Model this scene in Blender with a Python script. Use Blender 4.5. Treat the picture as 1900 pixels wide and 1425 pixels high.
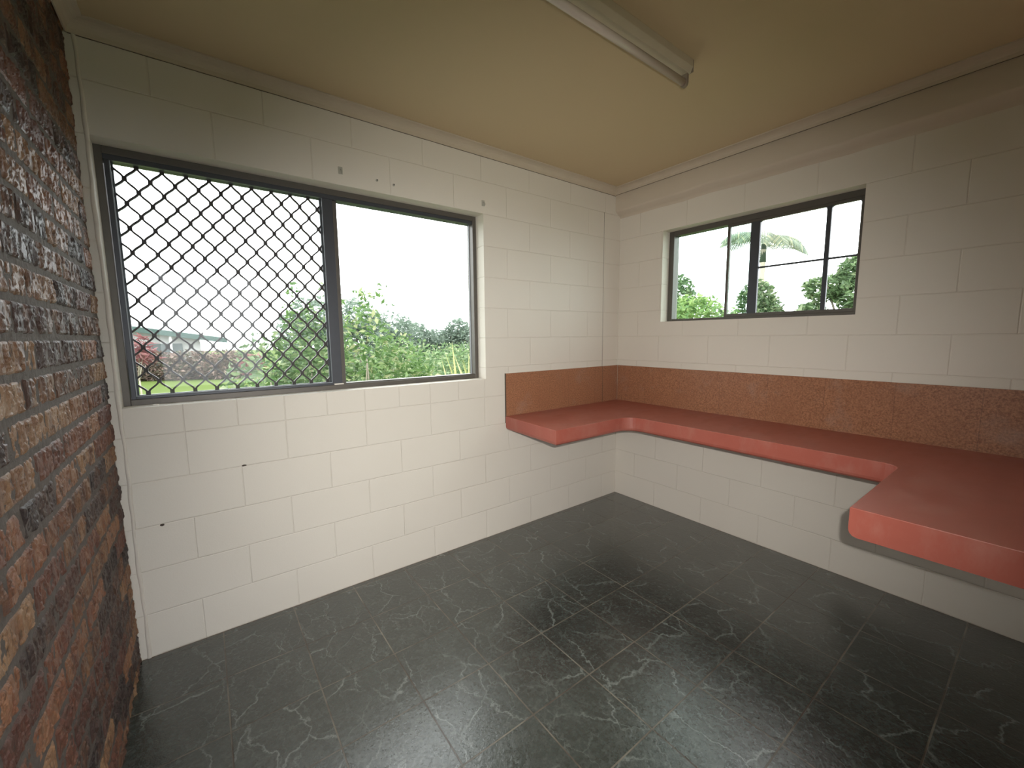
import bpy, bmesh, math, random
import numpy as np
from mathutils import Vector, Matrix
for o in list(bpy.data.objects): bpy.data.objects.remove(o)
C = bpy.context.scene.collection
S = bpy.context.scene
random.seed(7)

# ------------------------------------------------------------------ camera
cd = bpy.data.cameras.new('camera'); cam = bpy.data.objects.new('camera', cd); C.objects.link(cam)
cd.sensor_fit = 'HORIZONTAL'; cd.sensor_width = 36.0; cd.lens = 763.88/1900*36.0
cd.clip_start = 0.02; cd.clip_end = 500
_p, _y, _r = 0.1163, 0.6422, -0.0096
_f = Vector((math.sin(_y)*math.cos(_p), math.cos(_y)*math.cos(_p), -math.sin(_p)))
_rt = Vector((math.cos(_y), -math.sin(_y), 0)); _up = _rt.cross(_f)
_R = math.cos(_r)*_rt + math.sin(_r)*_up
_U = -math.sin(_r)*_rt + math.cos(_r)*_up
cam.matrix_world = Matrix(((_R.x, _U.x, -_f.x, -2.8921), (_R.y, _U.y, -_f.y, -2.3258), (_R.z, _U.z, -_f.z, 1.4127), (0, 0, 0, 1)))
S.camera = cam

# ------------------------------------------------------------------ light and exposure
w = bpy.data.worlds.new('overcast_sky'); S.world = w; w.use_nodes = True
nt = w.node_tree; bg = nt.nodes['Background']
tc = nt.nodes.new('ShaderNodeTexCoord'); sep = nt.nodes.new('ShaderNodeSeparateXYZ'); rmp = nt.nodes.new('ShaderNodeValToRGB')
nt.links.new(tc.outputs['Generated'], sep.inputs[0]); nt.links.new(sep.outputs['Z'], rmp.inputs[0])
rmp.color_ramp.elements[0].position = 0.0; rmp.color_ramp.elements[0].color = (0.95, 0.97, 1.0, 1)
rmp.color_ramp.elements[1].position = 0.7; rmp.color_ramp.elements[1].color = (0.98, 0.99, 1.0, 1)
nt.links.new(rmp.outputs[0], bg.inputs['Color'])
bg.inputs['Strength'].default_value = 6.2
S.view_settings.view_transform = 'Standard'; S.view_settings.look = 'None'; S.view_settings.gamma = 1.0
S.view_settings.use_curve_mapping = False; S.view_settings.exposure = 0.0

# the flash of the camera, on its hot shoe: up and to the right of the lens
fl = bpy.data.lights.new('camera_flash', 'SPOT'); fo = bpy.data.objects.new('camera_flash', fl); C.objects.link(fo)
fl.energy = 190; fl.color = (1.0, 0.965, 0.91); fl.shadow_soft_size = 0.012
fl.spot_size = math.radians(103); fl.spot_blend = 1.0
fo.matrix_world = cam.matrix_world @ Matrix.Rotation(math.radians(-4), 4, 'Y') @ Matrix.Rotation(math.radians(-6), 4, 'X'); fo.location = (-2.855, -2.368, 1.478)

# ------------------------------------------------------------------ node helpers
class NT:
    def __init__(s, name):
        s.m = bpy.data.materials.new(name); s.m.use_nodes = True; s.t = s.m.node_tree
        s.b = s.t.nodes['Principled BSDF']; s.out = s.t.nodes['Material Output']
    def n(s, typ, **kw):
        x = s.t.nodes.new('ShaderNode'+typ)
        for k, v in kw.items():
            if k.startswith('i_'):
                key = k[2:]; x.inputs[int(key) if key.isdigit() else key].default_value = v
            else: setattr(x, k, v)
        return x
    def l(s, a, b): s.t.links.new(a, b)
    def math(s, op, a, b=None, c=None, clamp=False):
        x = s.n('Math', operation=op, use_clamp=clamp)
        for i, v in enumerate((a, b, c)):
            if v is None: continue
            if isinstance(v, (int, float)): x.inputs[i].default_value = v
            else: s.l(v, x.inputs[i])
        return x.outputs[0]
    def mix(s, f, a, b, blend='MIX'):
        x = s.n('Mix', data_type='RGBA', blend_type=blend)
        for sock, v in ((x.inputs[0], f), (x.inputs[6], a), (x.inputs[7], b)):
            if isinstance(v, (int, float)): sock.default_value = v
            elif isinstance(v, tuple): sock.default_value = v if len(v) == 4 else v+(1,)
            else: s.l(v, sock)
        return x.outputs[2]
    def ramp(s, f, stops):
        x = s.n('ValToRGB'); e = x.color_ramp.elements
        while len(e) < len(stops): e.new(0.5)
        for i, (p, c) in enumerate(stops):
            e[i].position = p; e[i].color = (c+(1,)) if isinstance(c, tuple) else (c, c, c, 1)
        s.l(f, x.inputs[0]); return x.outputs[0]
    def noise(s, vec, scale, detail=3, rough=.5, dist=0):
        x = s.n('TexNoise'); x.inputs['Scale'].default_value = scale; x.inputs['Detail'].default_value = detail
        x.inputs['Roughness'].default_value = rough; x.inputs['Distortion'].default_value = dist
        if vec is not None: s.l(vec, x.inputs['Vector'])
        return x.outputs['Fac']
    def obj(s): return s.n('TexCoord').outputs['Object']
    def mapping(s, vec, loc=(0, 0, 0), rot=(0, 0, 0), scale=(1, 1, 1)):
        x = s.n('Mapping'); s.l(vec, x.inputs[0]); x.inputs[1].default_value = loc; x.inputs[2].default_value = rot; x.inputs[3].default_value = scale
        return x.outputs[0]
    def bump(s, h, strength=1, distance=.002, nrm=None):
        x = s.n('Bump'); x.inputs['Strength'].default_value = strength; x.inputs['Distance'].default_value = distance
        s.l(h, x.inputs['Height'])
        if nrm is not None: s.l(nrm, x.inputs['Normal'])
        return x.outputs[0]
    def setp(s, **kw):
        for k, v in kw.items():
            k = k.replace('_', ' ').title() if k not in ('IOR',) else k
            if k == 'Specular': k = 'Specular IOR Level'
            sock = s.b.inputs[k]
            if isinstance(v, (int, float)): sock.default_value = v
            elif isinstance(v, tuple): sock.default_value = v+(1,) if len(v) == 3 else v
            else: s.l(v, sock)
        return s.m
def srgb(r, g, b):
    f = lambda c: (c/255/12.92) if c/255 <= .04045 else ((c/255+.055)/1.055)**2.4
    return (f(r), f(g), f(b))
def plain(name, col, rough=.5, metal=0., noise=.0, nscale=20, spec=.5):
    q = NT(name)
    c = col
    if noise:
        f = q.noise(q.obj(), nscale, 4)
        c = q.mix(f, tuple(x*(1-noise) for x in col), tuple(min(1, x*(1+noise)) for x in col))
    return q.setp(base_color=c, roughness=rough, metallic=metal, specular=spec)

# ------------------------------------------------------------------ materials
def block_wall(name, axis, ox, oz_cut=False):
    """painted concrete block; axis 'x' or 'y'; ox = world coord of the joint of the odd courses"""
    q = NT(name); o = q.obj(); sp = q.n('SeparateXYZ'); q.l(o, sp.inputs[0])
    u = sp.outputs['X' if axis == 'x' else 'Y']; z = sp.outputs['Z']
    uu = q.math('SUBTRACT', u, ox) if axis == 'x' else q.math('SUBTRACT', ox, u)
    cmb = q.n('CombineXYZ'); q.l(uu, cmb.inputs[0]); q.l(z, cmb.inputs[1])
    wob = q.n('TexNoise'); wob.inputs['Scale'].default_value = 5; q.l(o, wob.inputs['Vector'])
    wv = q.n('VectorMath', operation='MULTIPLY_ADD'); q.l(wob.outputs['Color'], wv.inputs[0]); wv.inputs[1].default_value = (.006, .006, 0); 
    q.l(cmb.outputs[0], wv.inputs[2])
    wv2 = q.n('VectorMath', operation='SUBTRACT'); q.l(wv.outputs[0], wv2.inputs[0]); wv2.inputs[1].default_value = (.003, .003, 0)
    br = q.n('TexBrick', offset=.5, offset_frequency=2, squash=1.0)
    q.l(wv2.outputs[0], br.inputs['Vector'])
    for k, v in (('Scale', 1), ('Mortar Size', .0042), ('Mortar Smooth', .9), ('Brick Width', .4), ('Row Height', .2), ('Bias', 0)): br.inputs[k].default_value = v
    br.inputs['Color1'].default_value = (.43, .43, .43, 1); br.inputs['Color2'].default_value = (.57, .57, .57, 1)
    jf = br.outputs['Fac']
    if oz_cut:   # the course of cut blocks under the window sill
        b2 = q.n('TexBrick', offset=0, offset_frequency=2, squash=1.0); q.l(wv2.outputs[0], b2.inputs['Vector'])
        for k, v in (('Scale', 1), ('Mortar Size', .0042), ('Mortar Smooth', .9), ('Brick Width', .2), ('Row Height', .2)): b2.inputs[k].default_value = v
        msk = q.math('MULTIPLY', q.math('GREATER_THAN', z, 1.0), q.math('LESS_THAN', z, 1.125))
        msk = q.math('MULTIPLY', msk, q.math('LESS_THAN', u, -1.37))
        jf = q.math('MAXIMUM', jf, q.math('MULTIPLY', b2.outputs['Fac'], msk))
    big = q.noise(o, 1.6, 3); fine = q.noise(o, 160, 4, .6); mid = q.noise(o, 30, 4, .6)
    base = q.mix(big, (.64, .60, .53), (.70, .655, .58))
    base = q.mix(q.math('MULTIPLY', br.outputs['Color'], .12), base, (.54, .50, .44))
    jn = q.noise(o, 9, 3)
    jcol = q.mix(q.ramp(jn, [(.35, 0.), (.7, 1.)]), (.58, .52, .44), (.40, .33, .26))
    base = q.mix(q.math('MULTIPLY', jf, .20), base, jcol)
    dirt = q.ramp(q.noise(q.mapping(o, scale=(1, 1, 1)), 55, 5, .7), [(.72, 0.), (.80, 1.)])
    base = q.mix(q.math('MULTIPLY', q.math('MULTIPLY', dirt, jn), .30), base, (.30, .26, .2))
    h = q.math('MULTIPLY_ADD', jf, -1.0, q.math('MULTIPLY', mid, .10))
    nrm = q.bump(h, .5, .004)
    nrm = q.bump(fine, .22, .0015, nrm)
    return q.setp(base_color=base, roughness=.55, normal=nrm, specular=.35)
M = {}
M['block_a'] = block_wall('painted_block_window_wall', 'x', -3.184, True)
M['block_b'] = block_wall('painted_block_side_wall', 'y', -.2)
def beam_mat():
    q = NT('painted_bond_beam'); o = q.obj()
    base = q.mix(q.noise(o, 2.2, 4), (.53, .46, .37), (.59, .52, .43))
    nrm = q.bump(q.noise(o, 9, 4), .4, .006); nrm = q.bump(q.noise(o, 140, 4), .2, .001, nrm)
    return q.setp(base_color=base, roughness=.55, normal=nrm, specular=.3)
M['beam'] = beam_mat()
def ceil_mat():
    q = NT('cream_ceiling_paint'); o = q.obj()
    base = q.mix(q.noise(o, 1.3, 3), (.53, .42, .26), (.58, .46, .29))
    return q.setp(base_color=base, roughness=.6, normal=q.bump(q.noise(o, 60, 3), .1, .001), specular=.3)
M['ceiling'] = ceil_mat()
def cornice_mat():
    q = NT('cornice_paint'); o = q.obj()
    base = q.mix(q.noise(o, 12, 4), (.50, .43, .33), (.57, .49, .39))
    return q.setp(base_color=base, roughness=.5, specular=.3)
M['cornice'] = cornice_mat()
M['crack'] = plain('shadow_gap', (.08, .06, .045), .9)
M['caulk'] = plain('painted_caulk', (.62, .57, .50), .5, noise=.08)

def floor_mat():
    q = NT('dark_marbled_floor_tile'); o = q.obj(); T = .304
    mp = q.mapping(o, loc=(1.70, 1.253, 0)); sp = q.n('SeparateXYZ'); q.l(mp, sp.inputs[0])
    cell = q.n('CombineXYZ')
    for i, a in enumerate('XY'):
        q.l(q.math('FLOOR', q.math('DIVIDE', sp.outputs[a], T)), cell.inputs[i])
    wn = q.n('TexWhiteNoise', noise_dimensions='3D'); q.l(cell.outputs[0], wn.inputs[0])
    off = q.n('VectorMath', operation='MULTIPLY_ADD'); q.l(wn.outputs['Color'], off.inputs[0]); off.inputs[1].default_value = (7, 7, 7); q.l(o, off.inputs[2])
    v = off.outputs[0]
    br = q.n('TexBrick', offset=0, offset_frequency=2, squash=1.0); q.l(mp, br.inputs['Vector'])
    for k, x in (('Scale', 1), ('Mortar Size', .0030), ('Mortar Smooth', .3), ('Brick Width', T), ('Row Height', T)): br.inputs[k].default_value = x
    j = br.outputs['Fac']
    # veins
    dn = q.n('TexNoise'); dn.inputs['Scale'].default_value = 7; dn.inputs['Detail'].default_value = 5; dn.inputs['Roughness'].default_value = .65; q.l(v, dn.inputs['Vector'])
    dv = q.n('VectorMath', operation='MULTIPLY_ADD'); q.l(dn.outputs['Color'], dv.inputs[0]); dv.inputs[1].default_value = (.16, .16, 0); q.l(v, dv.inputs[2])
    def vein(scale, w, rot, sc):
        vo = q.n('TexVoronoi', feature='DISTANCE_TO_EDGE', voronoi_dimensions='2D'); vo.inputs['Scale'].default_value = scale
        q.l(q.mapping(dv.outputs[0], rot=(0, 0, rot), scale=sc), vo.inputs['Vector'])
        return q.ramp(vo.outputs['Distance'], [(0., 1.), (w*.4, .5), (w, 0.)])
    m1 = q.ramp(q.noise(v, 5, 3), [(.38, 0.), (.60, 1.)])
    m2 = q.ramp(q.noise(v, 7, 3), [(.42, 0.), (.66, 1.)])
    v1 = q.math('MULTIPLY', vein(5.5, .028, .6, (1, .55, 1)), m1)
    v2 = q.math('MULTIPLY', vein(11, .035, -.4, (1, .6, 1)), m2)
    base = q.mix(q.ramp(q.noise(v, 9, 6, .65), [(.3, 0.), (.7, 1.)]), (.018, .025, .022), (.044, .056, .050))
    base = q.mix(q.ramp(q.noise(v, 60, 5, .7), [(.45, 0.), (.8, .5)]), base, (.13, .14, .13))
    vv = q.math('ADD', q.math('MULTIPLY', v1, .55), q.math('MULTIPLY', v2, .30), clamp=True)
    base = q.mix(vv, base, (.26, .29, .27))
    gc = q.mix(q.ramp(q.noise(o, 5, 3), [(.4, 0.), (.65, 1.)]), (.045, .030, .020), (.16, .145, .11))
    base = q.mix(j, base, gc)
    # dust and grime along the wall feet
    wsp = q.n('SeparateXYZ'); q.l(o, wsp.inputs[0])
    edge = q.math('MAXIMUM', wsp.outputs['Y'], wsp.outputs['X'])
    edge = q.math('ADD', edge, q.math('MULTIPLY', q.noise(o, 18, 4), .018))
    base = q.mix(q.ramp(edge, [(0., 0.), (.0045, 1.)]), base, (.10, .055, .03))
    dust = q.ramp(q.noise(o, 2.0, 5, .6), [(.35, 0.), (.75, 1.)])
    rough = q.math('ADD', .19, q.math('MULTIPLY', dust, .08))
    rough = q.math('ADD', rough, q.math('MULTIPLY', j, .3))
    h = q.math('ADD', q.math('MULTIPLY', q.noise(v, 38, 5, .6, .6), 1.0), q.math('MULTIPLY', j, -1.2))
    nrm = q.bump(h, .40, .0020)
    nrm = q.bump(q.noise(v, 105, 4, .6, .8), .65, .0011, nrm)
    q.b.inputs['Coat Weight'].default_value = 1.0; q.b.inputs['Coat Roughness'].default_value = .15; q.b.inputs['Coat IOR'].default_value = 1.55
    q.l(nrm, q.b.inputs['Coat Normal'])
    return q.setp(base_color=base, roughness=rough, normal=nrm, specular=.45)
M['floor'] = floor_mat()

def brick_mat():
    q = NT('rock_face_brick'); o = q.obj()
    at = q.n('Attribute', attribute_name='brick_tone'); sc = q.n('SeparateColor'); q.l(at.outputs['Color'], sc.inputs[0])
    a, b, mortar = sc.outputs[0], sc.outputs[1], sc.outputs[2]
    st = q.mapping(o, scale=(1, 1, .35))
    patch = q.noise(st, 13, 5, .65, .5)
    f = q.math('ADD', q.math('MULTIPLY', a, .40), q.math('MULTIPLY', patch, .78))
    col = q.ramp(f, [(.40, (.035, .022, .020)), (.51, (.065, .036, .028)), (.60, (.125, .058, .034)), (.69, (.20, .098, .050)), (.84, (.30, .17, .088))])
    col = q.mix(q.math('MULTIPLY', q.ramp(b, [(.55, 0.), (.8, 1.)]), .35), col, (.24, .075, .040))
    fis = q.ramp(q.noise(q.mapping(o, scale=(1, 1, .22)), 62, 4, .7, 1.2), [(.34, 1.), (.45, 0.)])
    col = q.mix(q.math('MULTIPLY', fis, .65), col, (.030, .017, .012))
    pale = q.ramp(q.noise(q.mapping(o, scale=(1, 1, .4)), 90, 4, .7), [(.60, 0.), (.74, 1.)])
    col = q.mix(q.math('MULTIPLY', pale, .40), col, (.40, .30, .22))
    mcol = q.mix(q.noise(o, 60, 4), (.075, .060, .050), (.14, .115, .10))
    col = q.mix(mortar, col, mcol)
    nrm = q.bump(q.noise(q.mapping(o, scale=(1, 1, .4)), 75, 6, .7, .8), .9, .006)
    nrm = q.bump(q.noise(o, 320, 3), .4, .0012, nrm)
    return q.setp(base_color=col, roughness=q.math('ADD', .42, q.math('MULTIPLY', mortar, .4)), normal=nrm, specular=.45)
M['brick'] = brick_mat()

def splash_mat():
    q = NT('brown_speckled_splash_tile'); o = q.obj()
    sp = q.n('SeparateXYZ'); q.l(o, sp.inputs[0])
    u = q.math('ADD', sp.outputs['X'], sp.outputs['Y'])
    cmb = q.n('CombineXYZ'); q.l(u, cmb.inputs[0])
    # tile seams every 305 mm along the wall
    fr = q.math('FRACT', q.math('DIVIDE', q.math('ADD', u, 30.5), .305))
    seam = q.math('LESS_THAN', q.math('ABSOLUTE', q.math('SUBTRACT', fr, .5)), .0045)
    fr2 = q.math('FRACT', q.math('ADD', q.math('DIVIDE', q.math('ADD', u, 30.5), .305), .5))
    seam = q.math('LESS_THAN', q.math('ABSOLUTE', q.math('SUBTRACT', fr2, .5)), .0040)
    speck = q.noise(o, 120, 4, .75)
    col = q.mix(q.ramp(speck, [(.35, 0.), (.65, 1.)]), (.17, .070, .034), (.44, .21, .115))
    col = q.mix(q.ramp(q.noise(o, 5, 4), [(.35, 0.), (.7, .45)]), col, (.27, .115, .06))
    col = q.mix(q.math('MULTIPLY', q.ramp(q.noise(o, 3.4, 5, .65), [(.56, 0.), (.72, 1.)]), .35), col, (.36, .27, .23))
    col = q.mix(q.math('MULTIPLY', seam, .5), col, (.12, .06, .04))
    return q.setp(base_color=col, roughness=.32, normal=q.bump(speck, .4, .001), specular=.5)
M['splash'] = splash_mat()
def bench_mat():
    q = NT('worn_red_bench_paint'); o = q.obj()
    base = q.mix(q.noise(o, 6, 5, .6), (.33, .082, .058), (.39, .11, .078))
    scuff = q.ramp(q.noise(q.mapping(o, rot=(0, 0, .5), scale=(1, 2.2, 1)), 4.0, 6, .65), [(.50, 0.), (.78, 1.)])
    base = q.mix(q.math('MULTIPLY', scuff, .30), base, (.52, .30, .24))
    sp = q.ramp(q.noise(o, 24, 3, .5), [(.78, 0.), (.82, 1.)])
    base = q.mix(q.math('MULTIPLY', sp, .6), base, (.60, .45, .38))
    nrm = q.bump(q.noise(o, 90, 4), .2, .001)
    return q.setp(base_color=base, roughness=q.math('ADD', .36, q.math('MULTIPLY', scuff, .2)), normal=nrm, specular=.5)
M['bench'] = bench_mat()
M['bronze'] = plain('bronze_aluminium', (.105, .094, .082), .42, .35, .08, 30)
M['navy'] = plain('dark_blue_grey_aluminium', (.060, .064, .075), .42, .35, .08, 30)
M['grille'] = plain('black_coated_steel', (.030, .018, .022), .5)
M['seal'] = plain('grey_glazing_seal', (.30, .33, .36), .35)
M['enamel'] = plain('aged_white_enamel', (.50, .44, .32), .38, noise=.08, nscale=15)
M['holder'] = plain('grey_brown_plastic', (.26, .21, .16), .45)
M['tube'] = plain('unlit_tube_glass', (.66, .58, .52), .22)
M['dark'] = plain('dark_plastic', (.04, .03, .03), .5)
M['white_plastic'] = plain('white_nylon', (.72, .68, .62), .5)
M['steel'] = plain('dull_zinc', (.40, .39, .34), .5, .1)
M['mud'] = plain('dried_mud', (.06, .045, .035), .9)
def glass(name, tint, gl=.05):
    q = NT(name); t = q.t; t.nodes.remove(q.b)
    tr = q.n('BsdfTransparent'); tr.inputs[0].default_value = tint+(1,)
    g = q.n('BsdfGlossy'); g.inputs['Roughness'].default_value = .02; g.inputs['Color'].default_value = (1, 1, 1, 1)
    fr = q.n('Fresnel'); fr.inputs[0].default_value = 1.35
    mx = q.n('MixShader'); q.l(q.math('MULTIPLY', fr.outputs[0], .5), mx.inputs[0]); q.l(tr.outputs[0], mx.inputs[1]); q.l(g.outputs[0], mx.inputs[2])
    q.l(mx.outputs[0], q.out.inputs[0]); return q.m
M['glass'] = glass('window_glass', (.95, .97, .96))
M['glass_green'] = glass('window_glass_tinted', (.86, .93, .90))
def leaf(name, c1, c2, c3=None, nscale=3.0, trans=.35):
    q = NT(name); o = q.obj()
    oi = q.n('Attribute', attribute_name='leaf_tone'); sc = q.n('SeparateColor'); q.l(oi.outputs['Color'], sc.inputs[0])
    f = sc.outputs[0]
    stops = [(.0, c1), (.7, c2)] + ([(.95, c3)] if c3 else [])
    col = q.ramp(f, stops)
    q.setp(base_color=col, roughness=.5, specular=.35)
    tl = q.n('BsdfTranslucent'); q.l(col, tl.inputs[0]); mx = q.n('MixShader'); mx.inputs[0].default_value = trans
    q.l(q.b.outputs[0], mx.inputs[1]); q.l(tl.outputs[0], mx.inputs[2]); q.l(mx.outputs[0], q.out.inputs[0]); return q.m
M['leaf_fresh'] = leaf('fresh_green_leaf', (0.066, 0.132, 0.042), (0.162, 0.267, 0.090), (0.366, 0.385, 0.213))  # leaf colours from here on are paled, window glare haze put into them
M['leaf_mid'] = leaf('mid_green_leaf', (0.065, 0.112, 0.050), (0.138, 0.213, 0.094), (0.240, 0.288, 0.155))
M['leaf_scrub'] = leaf('scrub_leaf', (0.076, 0.134, 0.058), (0.173, 0.259, 0.111), (0.286, 0.324, 0.177))
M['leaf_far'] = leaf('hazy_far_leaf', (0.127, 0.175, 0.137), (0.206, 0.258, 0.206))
M['leaf_croton'] = leaf('croton_leaf', (0.071, 0.081, 0.048), (0.193, 0.126, 0.107), (0.344, 0.249, 0.211))
M['leaf_red'] = leaf('red_leaf', (0.163, 0.059, 0.064), (0.267, 0.123, 0.123))
M['leaf_yellow'] = leaf('yellow_green_blade', (0.233, 0.262, 0.091), (0.433, 0.428, 0.181))
M['leaf_lime'] = leaf('lime_leaf', (0.101, 0.186, 0.054), (0.252, 0.347, 0.108), (0.368, 0.435, 0.192))
M['leaf_palm'] = leaf('palm_leaf', (0.101, 0.139, 0.101), (0.183, 0.221, 0.145), (0.324, 0.324, 0.205))
M['leaf_banana'] = leaf('banana_leaf', (0.183, 0.230, 0.135), (0.330, 0.364, 0.250))
M['bark'] = plain('grey_bark', (.32, .28, .22), .8, noise=.25)
M['pale_bark'] = plain('pale_bark', (.50, .46, .36), .8, noise=.15)
M['brown_grass'] = leaf('dry_grass_blade', (0.243, 0.195, 0.148), (0.363, 0.305, 0.258))
def lawn_mat():
    q = NT('lawn'); o = q.obj()
    col = q.mix(q.noise(o, .6, 5, .6), (.055, .085, .018), (.095, .13, .032))
    return q.setp(base_color=col, roughness=.9, normal=q.bump(q.noise(o, 30, 4), .6, .03), specular=.1)
M['lawn'] = lawn_mat()
M['hwall'] = plain('white_weatherboard', (.46, .46, .45), .6)
M['hroof'] = plain('green_roof_sheet', (.035, .07, .06), .5)
M['hwin'] = plain('dark_window_opening', (.10, .12, .12), .3)
M['reveal'] = plain('painted_outer_reveal', (.72, .68, .55), .55, noise=.05)

# ------------------------------------------------------------------ mesh helpers
def mk(name, verts, faces, mat, parent=None, smooth=False, bevel=0, seg=2):
    me = bpy.data.meshes.new(name); me.from_pydata([tuple(v) for v in verts], [], faces); me.update()
    if bevel:
        bm = bmesh.new(); bm.from_mesh(me)
        bmesh.ops.bevel(bm, geom=[e for e in bm.edges if e.is_manifold and e.calc_face_angle(0) > .5], offset=bevel, segments=seg, affect='EDGES', profile=.5)
        bm.to_mesh(me); bm.free()
    o = bpy.data.objects.new(name, me); C.objects.link(o)
    if mat: me.materials.append(mat)
    if smooth:
        for p in me.polygons: p.use_smooth = True
    if parent: o.parent = parent
    return o
class MB:
    def __init__(s): s.v = []; s.f = []
    def box(s, x0, x1, y0, y1, z0, z1):
        n = len(s.v); s.v += [(x, y, z) for z in (z0, z1) for y in (y0, y1) for x in (x0, x1)]
        s.f += [tuple(n+i for i in q) for q in ((0, 2, 3, 1), (4, 5, 7, 6), (0, 1, 5, 4), (2, 6, 7, 3), (0, 4, 6, 2), (1, 3, 7, 5))]; return s
    def tube(s, p, q, r, r2=None, n=12, caps=True):
        p, q = Vector(p), Vector(q); d = (q-p).normalized(); a = d.orthogonal().normalized(); b = d.cross(a); k = len(s.v); r2 = r if r2 is None else r2
        for c, rr in ((p, r), (q, r2)):
            for i in range(n):
                t = 2*math.pi*i/n; s.v.append(tuple(c+rr*(math.cos(t)*a+math.sin(t)*b)))
        for i in range(n): j = (i+1) % n; s.f.append((k+i, k+j, k+n+j, k+n+i))
        if caps: s.f.append(tuple(k+i for i in reversed(range(n)))); s.f.append(tuple(k+n+i for i in range(n)))
        return s
    def extrude(s, prof, p0, p1, up=(0, 0, 1), side=None):
        """profile points (a,b): a along side, b along up, swept from p0 to p1"""
        p0, p1, up = Vector(p0), Vector(p1), Vector(up); side = Vector(side); k = len(s.v); n = len(prof)
        for c in (p0, p1):
            for a, b in prof: s.v.append(tuple(c+a*side+b*up))
        for i in range(n): j = (i+1) % n; s.f.append((k+i, k+j, k+n+j, k+n+i))
        s.f.append(tuple(k+i for i in reversed(range(n)))); s.f.append(tuple(k+n+i for i in range(n)))
        return s
    def build(s, name, mat, parent=None, smooth=False, bevel=0, seg=2):
        o = mk(name, s.v, s.f, mat, parent, smooth, bevel, seg)
        bm = bmesh.new(); bm.from_mesh(o.data); bmesh.ops.recalc_face_normals(bm, faces=bm.faces); bm.to_mesh(o.data); bm.free()
        return o
def tag(o, label=None, cat=None, group=None, kind=None):
    if label: o['label'] = label
    if cat: o['category'] = cat
    if group: o['group'] = group
    if kind: o['kind'] = kind
    return o
def struct(o, label=None): 
    o['kind'] = 'structure'
    if label: o['label'] = label
    return o
def empty(name, loc, label=None, cat=None, group=None, kind=None, rz=0):
    o = bpy.data.objects.new(name, None); C.objects.link(o); o.location = loc; o.rotation_euler = (0, 0, rz); o.empty_display_size = .05
    return tag(o, label, cat, group, kind)

CEIL = 2.60; XB = -3.215; YC = -2.58
# ------------------------------------------------------------------ the room
def holed(name, u0, u1, z0, z1, hu0, hu1, hz0, hz1, d0, d1, axis, mat):
    b = MB()
    def add(a0, a1, c0, c1):
        if axis == 'x': b.box(a0, a1, d0, d1, c0, c1)
        else: b.box(d0, d1, a0, a1, c0, c1)
    add(u0, hu0, z0, z1); add(hu1, u1, z0, z1); add(hu0, hu1, z0, hz0); add(hu0, hu1, hz1, z1)
    return struct(b.build(name, mat))
WA = (-3.184, -1.372, 1.125, 2.20); WB = (-1.622, -.412, 1.512, 2.20)
holed('wall_front', XB-.25, 0, -.6, 2.75, *WA, 0, .19, 'x', M['block_a'])
holed('wall_right', YC-.2, .19, -.6, 2.75, *WB, 0, .19, 'y', M['block_b'])
o = bpy.data.objects['wall_right']
# bond beam: plastered band at the head of the right wall, standing proud with a rounded lower lip
bb = MB(); prof = [(0, CEIL+.1), (-.062, CEIL+.1), (-.062, 2.436), (-.059, 2.427), (-.050, 2.418), (-.020, 2.400), (-.006, 2.392), (0, 2.378)]
ny = 60
rng = np.random.RandomState(3)
ys = np.linspace(YC, 0, ny+1); wob = np.convolve(rng.randn(ny+21), np.ones(5)/5, 'same')[10:ny+11]*.0035
k = len(prof); vs = []; fs = []
for i, y in enumerate(ys):
    for j, (a, z) in enumerate(prof): vs.append((a, y, z+(wob[i] if j >= 2 else 0)))
for i in range(ny):
    for j in range(k-1): fs.append((i*k+j, i*k+j+1, (i+1)*k+j+1, (i+1)*k+j))
struct(mk('trim_1', vs, fs, M['beam'], smooth=True), 'plastered band standing proud at the head of the right wall')
# floor and ceiling
struct(MB().box(XB-.25, .0, -5.6, .0, -.12, 0).build('floor', M['floor']))  # runs on past the doorway, unseen, added to cut lawn light bouncing in
struct(MB().box(XB-.25, .19, YC-.2, .19, CEIL, 2.75).build('ceiling', M['ceiling']))
# wall behind the camera, with the doorway the photographer stands by
b = MB(); b.box(-2.38, 0, YC-.12, YC, 0, CEIL); b.box(XB-.01, -2.38, YC-.12, YC, 2.05, CEIL)
struct(b.build('wall_back', M['beam']))

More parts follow.
